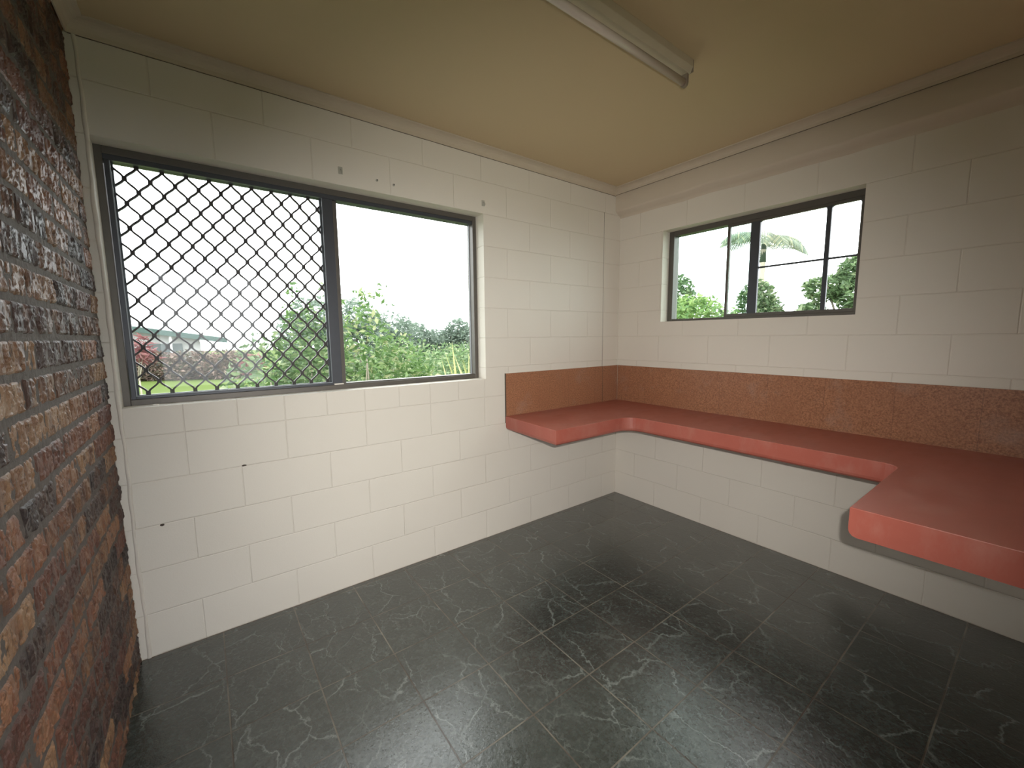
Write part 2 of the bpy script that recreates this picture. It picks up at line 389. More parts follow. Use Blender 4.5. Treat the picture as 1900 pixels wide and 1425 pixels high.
# brick wall: every brick a rough relief patch, mortar set back
def vnoise(y, z, fy, fz, seed):
    r = np.random.RandomState(seed).rand(256, 256)
    a = y*fy; c = z*fz; i = np.floor(a).astype(int); j = np.floor(c).astype(int); u = a-i; v = c-j
    u = u*u*(3-2*u); v = v*v*(3-2*v); g = lambda p, q: r[p % 256, q % 256]
    return (g(i, j)*(1-u)*(1-v)+g(i+1, j)*u*(1-v)+g(i, j+1)*(1-u)*v+g(i+1, j+1)*u*v)
V = []; F = []; TONE = []
H = .086; L = .24; G = .011
rb = random.Random(11)
for c in range(-1, 31):
    z0 = .05+c*H; z1 = z0+H-G
    if z0 > CEIL: break
    for kx in range(-1, 24):
        ya = -(kx*L + (.12 if c % 2 else 0)); yb = ya-L+G   # ya > yb
        yt = min(ya, .004); 
        if yt <= yb+.01 or yb < YC-.25: continue
        near = yb > -1.6
        zz0 = max(z0, -.01); zz1 = min(z1, CEIL+.02)
        if zz1-zz0 < .01: continue
        nu = max(4, int((yt-yb)/(.0042 if near else .03))); nv = max(3, int((zz1-zz0)/(.0042 if near else .02)))
        yy, zz = np.meshgrid(np.linspace(yb, yt, nu+1), np.linspace(zz0, zz1, nv+1), indexing='ij')
        e = np.minimum(np.minimum(yy-yb, yt-yy), np.minimum(zz-zz0, zz1-zz))
        s0 = c*57+kx
        d = .008*(vnoise(yy, zz, 45, 16, s0 % 97)-.5)+.007*(vnoise(yy, zz, 110, 40, s0 % 89+1)-.5)+.004*(vnoise(yy, zz, 260, 160, s0 % 83+2)-.5)
        d = np.where(np.abs(d) > .002, d, d*.3)
        fall = np.clip(e/.007, 0, 1)**.6
        x = XB+d*fall-.007*(1-fall)
        # ragged outline
        yy2 = yy+.004*(vnoise(yy, zz, 60, 60, s0 % 71+3)-.5)*(e < .002); zz2 = zz+.006*(vnoise(yy, zz, 50, 50, s0 % 67+4)-.5)*(e < .002)
        n = len(V); V += list(zip(x.ravel().tolist(), yy2.ravel().tolist(), zz2.ravel().tolist()))
        ni, nj = yy.shape
        for i in range(ni-1):
            for j in range(nj-1):
                a = n+i*nj+j; F.append((a, a+nj, a+nj+1, a+1))
        t = (rb.random(), rb.random(), 0.0, 1.0); TONE += [t]*(ni*nj)
nb = len(V)
# mortar bed as one rough sheet behind the bricks
yy, zz = np.meshgrid(np.arange(YC-.19, .0101, .01), np.linspace(-.01, CEIL+.02, 240), indexing='ij')
x = XB-.0028+.003*(vnoise(yy, zz, 60, 60, 5)-.5)
V += list(zip(x.ravel().tolist(), yy.ravel().tolist(), zz.ravel().tolist())); ni, nj = yy.shape
for i in range(ni-1):
    for j in range(nj-1):
        a = nb+i*nj+j; F.append((a, a+nj, a+nj+1, a+1))
TONE += [(0.5, 0.5, 1.0, 1.0)]*(ni*nj)
# solid wall body behind
n = len(V); mbx = MB().box(XB-.25, XB-.02, YC-.19, -.001, -.01, CEIL+.02)
V += mbx.v; F += [tuple(n+i for i in f) for f in mbx.f]; TONE += [(0.5, 0.5, 1.0, 1.0)]*8
bw = mk('wall_left', V, F, M['brick'], smooth=False); struct(bw, 'rough rock-face brick wall in browns and plum')
ca = bw.data.color_attributes.new('brick_tone', 'FLOAT_COLOR', 'POINT'); ca.data.foreach_set('color', np.array(TONE, dtype=np.float32).ravel())

# cornices (cove profile)
def cove(w=.058, h=.050):
    pts = [(0, 0), (w, 0), (w, -.005)]
    for i in range(7):
        t = i/6*math.pi/2; pts.append((w-.004-(w-.010)*math.sin(t)*1.0, -.006-(h-.012)*(1-math.cos(t))))
    pts += [(.005, -h+.004), (.005, -h), (0, -h)]
    return pts
struct(MB().extrude(cove(), (XB, 0, CEIL), (-.06, 0, CEIL), side=(0, -1, 0)).build('trim_2', M['cornice']))
struct(MB().extrude(cove(.058, .044), (-.062, YC, CEIL), (-.062, 0, CEIL), side=(-1, 0, 0)).build('trim_3', M['cornice']))
struct(MB().extrude(cove(), (XB+.004, YC, CEIL), (XB+.004, 0, CEIL), side=(1, 0, 0)).build('trim_4', M['cornice']))
def gap_strip(name, p, q, nrm, seed, label):
    r = random.Random(seed); p, q, nn = Vector(p), Vector(q), Vector(nrm); vs = []; fs = []; N = 90
    for i in range(N+1):
        c = p+(q-p)*(i/N); h = .0009+.0011*r.random()
        for off, zz in ((.0015, -h), (.0015, h), (-.001, h), (-.001, -h)): vs.append(tuple(c+nn*off+Vector((0, 0, zz))))
    for i in range(N):
        for j in range(4): a = i*4; fs.append((a+j, a+(j+1) % 4, a+4+(j+1) % 4, a+4+j))
    struct(mk(name, vs, fs, M['crack']), label)
gap_strip('trim_7', (XB+.01, 0, CEIL-.0505), (-.064, 0, CEIL-.0505), (0, -1, 0), 1, 'dark cracked line under the cornice of the window wall')
gap_strip('trim_8', (-.062, YC, CEIL-.0445), (-.062, -.002, CEIL-.0445), (-1, 0, 0), 2, 'dark cracked line under the cornice of the right wall')
# thin shadow gaps: cracks in the paint under the cornices and the movement joint beside the corner
b = MB().box(-.2008, -.1992, -.0012, .002, 1.152, 2.40)
struct(b.build('trim_5', M['crack']), 'dark open movement joint beside the corner')
# thick caulked vertical joint by the left end of the window wall
vs = []; fs = []; nz = 130
for i in range(nz+1):
    z = 2.55*i/nz; dx = .0018*math.sin(z*9)+.001*math.sin(z*41); r = .0065+.0012*math.sin(z*17+1)
    for j in range(7):
        t = math.pi*j/6; vs.append((-3.187+dx+r*math.cos(t), -.62*r*math.sin(t), z))
for i in range(nz):
    for j in range(6): a = i*7+j; fs.append((a, a+1, a+8, a+7))
struct(mk('trim_6', vs, fs, M['caulk'], smooth=True), 'thick painted bead down the vertical joint at the left end')

# ------------------------------------------------------------------ window 1 (left, with the diamond grille)
def ring(b, x0, x1, z0, z1, y0, y1, l, r, bo, t, axis='x'):
    def bx(a0, a1, c0, c1):
        if axis == 'x': b.box(a0, a1, y0, y1, c0, c1)
        else: b.box(y0, y1, a0, a1, c0, c1)
    bx(x0, x0+l, z0, z1); bx(x1-r, x1, z0, z1); bx(x0+l, x1-r, z0, z0+bo); bx(x0+l, x1-r, z1-t, z1)
    return b
w1 = empty('window_1', (-2.28, .13, 1.125), 'wide dark sliding window with a diamond grille over its left half'); struct(w1)
def part(o, p): 
    o.parent = p; o.matrix_parent_inverse = p.matrix_basis.inverted() if False else Matrix.Translation(-Vector(p.location)); return o
f = ring(MB(), WA[0]-.004, WA[1], 1.120, WA[3], .092, .165, .028, .026, .030, .030).build('window_frame', M['bronze'], bevel=.002); part(f, w1)
# head channel, darker
part(MB().box(WA[0]+.024, WA[1]-.026, .098, .160, 2.150, 2.171).build('head_track', M['navy'], bevel=.001), w1)
part(MB().box(WA[0]+.024, WA[1]-.026, .105, .160, 1.149, 1.156).build('sill_track', M['bronze']), w1)
# left sliding sash
s = ring(MB(), -3.158, -2.272, 1.150, 2.166, .104, .124, .016, .052, .012, .014).build('sliding_sash', M['navy'], bevel=.0015); part(s, w1)
g = MB().box(-3.143, -2.322, .1125, .1155, 1.161, 2.153).build('glass_pane', M['glass']); part(g, w1)
sl = ring(MB(), -3.1425, -2.323, 1.1615, 2.1525, .1085, .1115, .004, .003, .004, .003).build('glazing_seal', M['seal']); part(sl, w1)
# fixed mullion and right pane
part(MB().box(-2.276, -2.247, .126, .165, 1.150, 2.171).build('mullion', M['bronze'], bevel=.0015), w1)
part(MB().box(-2.247, -1.398, .142, .146, 1.148, 2.172).build('glass_pane', M['glass']), w1)
sl = ring(MB(), -2.248, -1.397, 1.1475, 2.171, .1375, .1425, .004, .006, .004, .002).build('glazing_seal', M['seal']); part(sl, w1)
lt = MB().box(-2.318, -2.268, .094, .104, 1.1505, 1.1575).build('latch', M['white_plastic'], bevel=.001); part(lt, w1); lt['label'] = 'small white nylon catch'
# diamond grille: one rigid screen in its own frame behind the sash
gr = empty('security_grille', (-2.73, .142, 1.15), 'black steel diamond-mesh screen filling the left half of the wide window', 'window grille')
part(ring(MB(), -3.156, -2.30, 1.152, 2.169, .134, .150, .022, .032, .014, .020).build('screen_frame', M['navy'], bevel=.001), gr)
vs, fs = [], []
NX0, DX, DZ = -3.061, .0845, .1025
def ribbon(pts, hw, d, y):
    n = len(vs)
    for i, (px, pz) in enumerate(pts):
        a = Vector(pts[max(0, i-1)]); c = Vector(pts[min(len(pts)-1, i+1)]); t = (c-a).normalized(); nn = Vector((-t.y, t.x))
        for sx, yy in ((1, y-d), (1, y+d), (-1, y+d), (-1, y-d)): vs.append((px+sx*hw*nn.x, yy, pz+sx*hw*nn.y))
    for i in range(len(pts)-1):
        a = n+4*i
        for j in range(4): fs.append((a+j, a+(j+1) % 4, a+4+(j+1) % 4, a+4+j))
    fs.append((n, n+1, n+2, n+3)); m = n+4*(len(pts)-1); fs.append((m+3, m+2, m+1, m))
LX0, LX1, LZ0, LZ1 = -3.14, -2.325, 1.160, 2.155
nodes = MB()
def inside(x, z, m=0): return LX0-m < x < LX1+m and LZ0-m < z < LZ1+m
for r in range(-1, 22):
    z = 2.147-r*DZ/2
    for cidx in range(-2, 12):
        x = NX0+cidx*DX+(0 if r % 2 == 0 else DX/2)
        for sx in (1, -1):
            # strand from this node down to the diagonal neighbour; wavy: upright at the nodes
            x1 = x+sx*DX/2; z1 = z-DZ/2; pts = []
            for i in range(13):
                t = i/12; e = .5-.5*math.cos(math.pi*t); ex = e
                tz = t+.0*math.sin(2*math.pi*t)
                pts.append((x+(x1-x)*ex+sx*.0022*math.cos(math.pi*t), z+(z1-z)*tz))
            pts = [p for p in pts if inside(p[0], p[1])]
            if len(pts) > 1: ribbon(pts, .0036, .0065, .142)
        if inside(x, z, .004):
            h = .0095; z0, z1 = max(z-h, LZ0-.004), min(z+h, LZ1+.01)
            if x < LX0+.003 or x > LX1-.003: continue
            nodes.box(x-.0080, x+.0080, .1345, .1495, z0, z1)
n0 = len(vs); vs += nodes.v; fs += [tuple(n0+i for i in f) for f in nodes.f]
part(mk('diamond_mesh', vs, fs, M['grille']), gr)

# ------------------------------------------------------------------ window 2 (right wall)
w2 = empty('window_2', (.13, -1.0, 1.51), 'small high dark sliding window with a middle bar and thin cross bar'); struct(w2)
Y0, Y1 = WB[0], WB[1]
f = ring(MB(), Y0, Y1, 1.512, 2.20, .088, .160, .020, .040, .020, .036, axis='y').build('window_frame', M['bronze'], bevel=.002); part(f, w2)
f = ring(MB(), -1.604, -.856, 1.528, 2.166, .094, .114, .018, .018, .024, .020, axis='y').build('sliding_sash', M['bronze'], bevel=.0015); part(f, w2)
part(MB().box(.094, .114, -1.066, -1.008, 1.548, 2.150).build('meeting_stile', M['navy'], bevel=.0015), w2)
part(MB().box(.094, .112, -1.451, -1.427, 1.548, 2.150).build('glazing_bar', M['navy'], bevel=.0015), w2)
part(MB().box(.097, .109, -1.586, -1.066, 1.842, 1.853).build('cross_bar', M['navy'], bevel=.001), w2)
part(MB().box(.102, .105, -1.588, -.873, 1.550, 2.148).build('glass_pane', M['glass']), w2)
part(MB().box(.134, .137, -1.02, -.452, 1.530, 2.166).build('glass_pane', M['glass_green']), w2)
# rounded corner fillets of the screen openings
b = MB()
def fillet(yc, zc, sy, sz, r=.016):
    n = len(b.v); pts = [(yc, zc)]
    for i in range(6):
        t = i/5*math.pi/2; pts.append((yc+sy*(r-r*math.sin(t)), zc+sz*(r-r*math.cos(t))))
    for xx in (.095, .113):
        for p in pts: b.v.append((xx, p[0], p[1]))
    m = len(pts); b.f.append(tuple(n+i for i in range(m))); b.f.append(tuple(n+m+i for i in reversed(range(m))))
    for i in range(m): j = (i+1) % m; b.f.append((n+i, n+j, n+m+j, n+m+i))
for yc, sy in ((-1.066, -1), (-1.427, 1), (-1.451, -1), (-1.586, 1)): fillet(yc, 2.147, sy, -1)
part(b.build('corner_fillet', M['navy']), w2)

# ------------------------------------------------------------------ backsplash
sp = empty('splashback', (-.02, -.02, .85), 'short brown speckled splashback with a dark joint on the wide window wall', 'splashback')
part(MB().box(-1.212, -.203, -.009, .0, .84, 1.152).build('panel', M['splash'], bevel=.0015), sp)
part(MB().box(-.199, -.009, -.009, .0, .84, 1.152).build('panel', M['splash'], bevel=.0015), sp)
o = MB().box(-.011, -.002, YC+.003, -.0115, .84, 1.152).build('splashback', M['splash'], bevel=.0015); tag(o, 'long brown speckled splashback strip on the right wall above the red bench', 'splashback')
part(MB().box(-.203, -.199, -.0085, -.001, .85, 1.15).build('joint', M['crack']), sp)
part(MB().box(-1.2155, -1.212, -.0085, 0, .80, 1.153).build('edge_strip', M['crack']), sp)

# ------------------------------------------------------------------ the red bench: U-shaped cantilevered slab
def arc(cx, cy, r, a0, a1, n=8): return [(cx+r*math.cos(math.radians(a0+(a1-a0)*i/n)), cy+r*math.sin(math.radians(a0+(a1-a0)*i/n))) for i in range(n+1)]
R1 = .10
out = [(-.010, -.010), (-1.217, -.010), (-1.247, -.560)]
out += arc(-.56-R1, -.56-R1, R1, 90, 0)
out += arc(-.56-.06, -1.955+.06, .06, 0, -90)
out += [(-1.247, -1.955), (-1.247, YC+.003), (-.010, YC+.003)]
bm = bmesh.new()
ft = [bm.verts.new((x, y, .85)) for x, y in out]; top = bm.faces.new(ft)
r = bmesh.ops.extrude_face_region(bm, geom=[top]); 
for v in [g for g in r['geom'] if isinstance(g, bmesh.types.BMVert)]: v.co.z = .752
bmesh.ops.recalc_face_normals(bm, faces=bm.faces)
low = []
vert = []
for e in bm.edges:
    a, c = e.verts
    if abs(a.co.z-.752) < 1e-4 and abs(c.co.z-.752) < 1e-4:
        m = (a.co+c.co)/2
        if m.x < -.05 and m.y < -.05 and m.y > YC+.05 and m.x > -1.24: low.append(e)
bmesh.ops.bevel(bm, geom=low, offset=.024, segments=3, affect='EDGES', profile=.5)
top_e = [e for e in bm.edges if abs(e.verts[0].co.z-.85) < 1e-4 and abs(e.verts[1].co.z-.85) < 1e-4]
bmesh.ops.bevel(bm, geom=top_e, offset=.0022, segments=2, affect='EDGES', profile=.5)
me = bpy.data.meshes.new('bench'); bm.to_mesh(me); bm.free(); me.materials.append(M['bench'])
bo = bpy.data.objects.new('bench', me); C.objects.link(bo)
tag(bo, 'thick red painted bench slab wrapping round the corner, cantilevered from the walls', 'bench')

# ------------------------------------------------------------------ ceiling light
lx0, lx1, ly = -2.32, -1.085, -1.222
bt = empty('batten_light', (-1.7, ly, CEIL), 'bare single-tube fluorescent batten light on the ceiling, unlit', 'ceiling light')
prof = [(-.030, 0), (.030, 0), (.030, -.030), (.017, -.052), (-.017, -.052), (-.030, -.030)]
part(MB().extrude(prof, (lx0, ly, CEIL), (lx1, ly, CEIL), side=(0, 1, 0)).build('housing', M['enamel'], bevel=.002), bt)
part(MB().tube((lx0+.02, ly+.004, CEIL-.083), (lx1-.022, ly+.004, CEIL-.083), .0150, n=20).build('tube', M['tube'], smooth=True), bt)
for xx in (lx1-.020, lx0+.006):
    b = MB().box(xx, xx+.016, ly-.013, ly+.017, CEIL-.088, CEIL-.050)
    b.tube((xx, ly+.003, CEIL-.088), (xx+.016, ly+.003, CEIL-.088), .0155, n=16)
    part(b.build('lamp_holder', M['holder'], bevel=.0015), bt)
part(MB().tube((-1.86, ly-.02, CEIL-.040), (-1.86, ly-.02, CEIL-.062), .010, n=14).build('starter', M['dark']), bt)
part(MB().box(lx1, lx1+.003, ly-.030, ly+.030, CEIL-.050, CEIL-.001).build('end_cap', M['holder']), bt)

# ------------------------------------------------------------------ small fixings on the window wall
def bracket(name, loc, label, cat, kind):
    x, z = loc; e = empty(name, (x, 0, z), label, cat)
    if kind == 'hook':
        part(MB().box(x-.011, x+.011, -.003, 0, z-.016, z+.020).build('plate', M['steel'], bevel=.001), e)
        b = MB(); pts = [(x, -.003, z+.006), (x, -.016, z+.004), (x+.002, -.020, z-.008), (x+.002, -.012, z-.016)]
        for p, q in zip(pts, pts[1:]): b.tube(p, q, .0028, n=8)
        part(b.build('hook', M['steel']), e)
    else:
        part(MB().tube((x, 0, z), (x, -.004, z), .007, n=12).build('plug', M['steel']), e)
        part(MB().tube((x, -.004, z), (x, -.010, z+.001), .0026, n=8).build('screw', M['dark']), e)
bracket('curtain_hook', (-2.250, 2.270), 'small metal curtain hook on the wall above the window middle', 'hook', 'hook')
bracket('wall_plug', (-2.06, 2.262), 'left of two tiny screw plugs right of the curtain hook', 'wall plug', 'plug')
bracket('wall_plug', (-1.966, 2.257), 'right of two tiny screw plugs right of the curtain hook', 'wall plug', 'plug')
bracket('curtain_hook', (-1.372, 2.262), 'small metal hook above the right top corner of the wide window', 'hook', 'hook')
def lump(name, c, r, mat, label, cat, seed):
    bm = bmesh.new(); bmesh.ops.create_icosphere(bm, subdivisions=2, radius=1); rr = random.Random(seed)
    for v in bm.verts:
        k = 1+.35*(rr.random()-.5); v.co = Vector((v.co.x*r[0]*k, v.co.y*r[1]*k, v.co.z*r[2]*k))
    me = bpy.data.meshes.new(name); bm.to_mesh(me); bm.free(); me.materials.append(mat)
    o = bpy.data.objects.new(name, me); C.objects.link(o); o.location = c; return tag(o, label, cat)
lump('mud_speck', (-2.775, -.001, .803), (.010, .004, .004), M['mud'], 'dark mud speck on the block joint below the wide window', 'dirt speck', 1)
lump('mud_speck', (-3.095, -.001, .596), (.008, .003, .005), M['mud'], 'dark mud speck low on the wall near the brick corner', 'dirt speck', 2)
lump('paint_chip', (-3.075, .045, 1.127), (.012, .010, .003), M['white_plastic'], 'white paint chip on the sill under the grille', 'paint chip', 3)

# ------------------------------------------------------------------ outside
GZ = -.6
# ground: the lawn and its fall to the right
vs = []; fs = []; n = 40
for i in range(n+1):
    for j in range(n+1):
        x = -30+90*i/n; y = -20+90*j/n
        t = min(1, max(0, (y-5)/8)); z = GZ-.02*max(0, x-1)+.35*t*t*(3-2*t)
        vs.append((x, y, z))
for i in range(n):
    for j in range(n): a = i*(n+1)+j; fs.append((a, a+n+1, a+n+2, a+1))
lw = mk('lawn', vs, fs, M['lawn'], smooth=True); tag(lw, kind='structure', label='bright green lawn outside the windows')

def leaf_mesh(name, centers, sizes, mat, parent, seed, fold=.25, aspect=.42, up=.3, droop=0.0, tones=None):
    """each leaf a folded pointed blade of 4 faces"""
    r = np.random.RandomState(seed); N = len(centers); c = np.asarray(centers); s = np.asarray(sizes).reshape(-1, 1)
    d = r.randn(N, 3); d[:, 2] = d[:, 2]*.5+up; d /= np.linalg.norm(d, axis=1, keepdims=True)
    q = r.randn(N, 3); q -= (q*d).sum(1, keepdims=True)*d; q /= np.linalg.norm(q, axis=1, keepdims=True)
    nn = np.cross(d, q)
    P = [c-d*s*.5, c-d*s*.05+q*s*aspect*.5+nn*s*fold*.3, c-d*s*.0, c-d*s*.05-q*s*aspect*.5+nn*s*fold*.3, c+d*s*.5-nn*s*.12]
    v = np.stack(P, 1).reshape(-1, 3); b = (np.arange(N)*5)[:, None]
    f = np.concatenate([b+np.array([[0, 1, 2]]), b+np.array([[0, 2, 3]]), b+np.array([[1, 4, 2]]), b+np.array([[2, 4, 3]])], 0)
    o = mk(name, v.tolist(), [tuple(t) for t in f.tolist()], mat, parent)
    t = (r.rand(N)**1.3 if tones is None else tones)
    col = np.ones((N, 5, 4), dtype=np.float32); col[:, :, 0] = t[:, None]
    a = o.data.color_attributes.new('leaf_tone', 'FLOAT_COLOR', 'POINT'); a.data.foreach_set('color', col.ravel()); return o
def blob_points(r, N, blobs):
    """points near the surfaces of a few ellipsoids"""
    w = np.array([b[3]*b[4]*b[5] for b in blobs])**.66; w /= w.sum(); k = r.choice(len(blobs), N, p=w); B = np.array(blobs)[k]
    d = r.randn(N, 3); d /= np.linalg.norm(d, axis=1, keepdims=True); rad = (.55+.5*r.rand(N)**.6)[:, None]
    return B[:, :3]+d*B[:, 3:6]*rad
def shrub(name, label, cat, loc, blobs, N, size, mat, seed, group=None, stem='bark', top=None, aspect=.42, stems=5, srad=.02, extra=None):
    r = np.random.RandomState(seed); e = empty(name, loc, label, cat, group)
    p = blob_points(r, N, blobs)
    if extra is not None: p = np.concatenate([p, np.asarray(extra)])
    sz = size*(.6+.8*r.rand(len(p)))
    leaf_mesh('foliage', p, sz, M[mat], e, seed+1, aspect=aspect)
    b = MB()
    for i in range(stems):
        q = blobs[i % len(blobs)]; t = Vector((q[0], q[1], q[2]+q[5]*.3)); m = Vector((q[0]*.5+r.randn()*.08, q[1]*.5+r.randn()*.08, t.z*.5))
        s0 = Vector((r.randn()*srad*1.5, r.randn()*srad*1.5, -.05))
        b.tube(s0, m, srad, srad*.7, n=7); b.tube(m, t, srad*.7, srad*.3, n=7)
    b.build('stem', M[stem], e, smooth=True)
    return e
def shoots(r, base, n, h, k=9, sp=.10):
    out = []
    for i in range(n):
        bx = np.array(base)+np.array([r.randn()*.22, r.randn()*.2, 0]); tip = bx+np.array([r.randn()*.08, r.randn()*.08, h*(.5+.5*r.rand())])
        for t in np.linspace(0, 1, k):
            for _ in range(3): out.append(bx+(tip-bx)*t+r.randn(3)*sp*(.8-.5*t))
    return out
rs = np.random.RandomState(5)
# near shrubs seen through the wide window
shrub('leafy_shrub', 'mid green leafy shrub close behind the right of the grille', 'shrub', (-2.05, 2.55, GZ),
      [(-.30, .05, 1.35, .42, .5, .72), (.10, 0, 1.50, .42, .5, .82), (-.05, 0, .8, .6, .55, .8), (.30, .1, 1.2, .35, .4, .8)], 4200, .085, 'leaf_mid', 21, extra=shoots(rs, (.05, 0, 2.05), 5, .3))
shrub('leafy_shrub', 'fresh light green shrub with upright shoots in the middle of the wide window', 'shrub', (-1.30, 2.05, GZ),
      [(-.22, 0, 1.55, .34, .4, .78), (.12, .05, 1.35, .38, .4, .72), (.38, .1, 1.1, .34, .4, .65), (0, 0, .7, .6, .5, .75)], 5200, .075, 'leaf_fresh', 22, extra=shoots(rs, (-.30, 0, 2.20), 6, .42))
shrub('leafy_shrub', 'low fresh green shrub with pink-brown tips right of the croton hedge', 'shrub', (-2.05, 4.6, GZ),
      [(-.35, 0, .85, .5, .4, .5), (.1, 0, 1.1, .5, .5, .65), (.5, .2, 1.3, .5, .5, .7)], 2600, .11, 'leaf_fresh', 23)
# scrub rising beyond
scr = [((1.6, 6.6), 1.72, 1.3, 31), ((3.4, 8.2), 1.85, 1.6, 32), ((5.6, 10.6), 2.15, 1.9, 33), ((4.4, 11.5), 1.9, 1.6, 34), ((1.0, 9.3), 2.05, 1.7, 35), ((6.9, 10.3), 2.55, 1.9, 36), ((.2, 5.0), 1.35, .9, 37)]
lab = ['round scrub bush in the lower middle right of the wide window', 'spreading scrub bush in front of the far tree line dip', 'scrub bush rising at the right edge of the wide window',
       'scrub bush behind the dip of the slope', 'scrub bush filling the gap behind the fresh green shrub', 'tallest scrub bush against the right jamb of the wide window', 'small dull scrub bush just right of the fresh shrub']
for ((x, y), h, wd, sd), lb in zip(scr, lab):
    g0 = GZ-.02*max(0, x-1)
    shrub('scrub_bush', lb, 'bush', (x, y, g0), [(0, 0, h*.45, wd, wd*.7, h*.5), (-wd*.6, .1, h*.4, wd*.6, wd*.6, h*.42), (wd*.55, 0, h*.5, wd*.65, wd*.6, h*.48), (0, -wd*.4, h*.3, wd, wd*.5, h*.4)],
          3600, .13, 'leaf_scrub', sd, group='scrub bushes on the slope', stems=4)
# far trees
ft = [((5.6, 26.5), 4.6, 1.9, 41), ((8.6, 28.5), 4.0, 2.3, 42), ((11.5, 31.5), 3.5, 2.2, 43), ((14.6, 33.0), 2.9, 1.9, 44), ((14.6, 28.6), 3.7, 1.5, 45), ((18.0, 29.0), 3.5, 2.2, 46), ((2.6, 25.0), 4.4, 1.8, 47)]
lab = ['tallest hazy grey-green tree behind the fresh green shrub', 'hazy tree sloping down right of the tallest far tree', 'low hazy tree left of the skyline dip', 'lowest hazy tree in the skyline dip',
       'rounded hazy tree standing above the scrub by the right jamb', 'hazy tree at the right edge of the far tree line', 'hazy tree behind the grille side shrub']
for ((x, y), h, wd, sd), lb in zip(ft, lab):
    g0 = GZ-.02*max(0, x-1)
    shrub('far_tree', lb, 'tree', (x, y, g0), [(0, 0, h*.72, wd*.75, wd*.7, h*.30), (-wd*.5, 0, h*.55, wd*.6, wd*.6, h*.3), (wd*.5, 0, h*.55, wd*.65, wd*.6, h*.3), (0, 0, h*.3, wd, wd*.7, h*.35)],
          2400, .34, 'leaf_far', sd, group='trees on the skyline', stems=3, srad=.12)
# yellow-green strappy clump and dry grass
def blades(name, label, cat, loc, n, h, mat, seed, spread=.3, wdt=.03, lean=.6):
    r = random.Random(seed); e = empty(name, loc, label, cat); vs = []; fs = []; tn = []
    for i in range(n):
        a = r.random()*2*math.pi; l = h*(.6+.5*r.random()); ln = lean*(.3+.9*r.random()); bx, by = r.gauss(0, spread*.35), r.gauss(0, spread*.35); k = len(vs); t0 = r.random()
        for s in range(6):
            t = s/5; ww = wdt*(math.sin(math.pi*min(1, .12+t*.88))+.05)*.5; rr = ln*l*t*t; cx = bx+math.cos(a)*rr; cy = by+math.sin(a)*rr; cz = l*t*(1-.25*t*ln)
            for sg in (-1, 0, 1): vs.append((cx-sg*math.sin(a)*ww, cy+sg*math.cos(a)*ww, cz+abs(sg)*ww*.5)); tn.append(t0)
        for s in range(5):
            for j in range(2): q = k+s*3+j; fs.append((q, q+1, q+4, q+3))
    o = mk('blades', vs, fs, M[mat], e, smooth=True)
    col = np.ones((len(vs), 4), dtype=np.float32); col[:, 0] = tn
    at = o.data.color_attributes.new('leaf_tone', 'FLOAT_COLOR', 'POINT'); at.data.foreach_set('color', col.ravel()); return e
blades('strappy_plant', 'yellow-green strappy plant at the lower right corner of the wide window', 'plant', (-.05, 2.45, GZ), 90, 1.85, 'leaf_yellow', 51, wdt=.05, lean=.45)
blades('dry_grass_clump', 'pinkish dry grass clump low between the shrubs', 'grass clump', (-.45, 3.7, GZ), 260, 1.62, 'brown_grass', 52, spread=.8, wdt=.012, lean=.35)
# croton hedge in front of the neighbour's house
lab = ['croton bush nearest the left jamb of the wide window', 'croton bush with bare stems, second from the left jamb', 'pinkish croton bush in front of the white house wall', 'croton bush at the right end of the hedge']
for i, (x, y) in enumerate(((-6.2, 20.4), (-4.75, 20.0), (-3.4, 19.4), (-2.2, 18.8))):
    shrub('croton_bush', lab[i], 'bush', (x, y, -.27), [(0, 0, .62, .85, .6, .60), (-.4, 0, .5, .6, .5, .55), (.45, 0, .6, .6, .5, .58), (0, -.2, .3, .8, .5, .35)], 2200, .17, 'leaf_croton', 60+i, group='croton hedge across the lawn', stems=5, srad=.03)
shrub('cordyline', 'young red-leaved plant rising left in the grille, before the white wall', 'plant', (-4.15, 11.6, GZ+.3), [(0, 0, 1.5, .25, .25, .3), (.05, 0, 1.3, .3, .3, .25)], 160, .30, 'leaf_red', 71, aspect=.18, stems=2, srad=.02)
shrub('cordyline', 'small red-leaved plant beside the mid green shrub in the grille', 'plant', (-2.05, 8.0, GZ), [(0, 0, 1.45, .22, .22, .25)], 130, .22, 'leaf_red', 72, aspect=.2, stems=2, srad=.02)
shrub('dry_twig_plant', 'bare twiggy tan plant low at the left of the grille, on the lawn', 'plant', (-3.15, 3.4, GZ), [(0, 0, .95, .10, .12, .38), (.05, 0, .6, .15, .12, .3)], 110, .085, 'brown_grass', 73, aspect=.2, stems=5, srad=.012, stem='pale_bark')
# neighbour's house
hs = empty('neighbour_house', (-6, 23, -.25), 'white neighbouring house with a dark green roof across the lawn', 'house')
part(MB().box(-13, -2.96, 21.5, 28, -.6, 1.23).build('wall', M['hwall']), hs)
b = MB(); z = lambda x: 1.99-.163*(x+5.36)
vs = [(-13.5, 20.8, z(-13.5)), (-1.95, 20.8, z(-1.95)), (-1.95, 29, z(-1.95)+.1), (-13.5, 29, z(-13.5)+.1)]
vs2 = [(a, c, d-.22) for a, c, d in vs]
part(mk('roof', vs+vs2, [(0, 1, 2, 3), (7, 6, 5, 4), (0, 4, 5, 1), (1, 5, 6, 2), (2, 6, 7, 3), (3, 7, 4, 0)], M['hroof']), hs)
vs = [(-13, 21.45, 1.2), (-2.96, 21.45, 1.2), (-2.96, 21.45, z(-2.96)-.22), (-13, 21.45, z(-13)-.22)]; vs2 = [(a, c+.1, d) for a, c, d in vs]
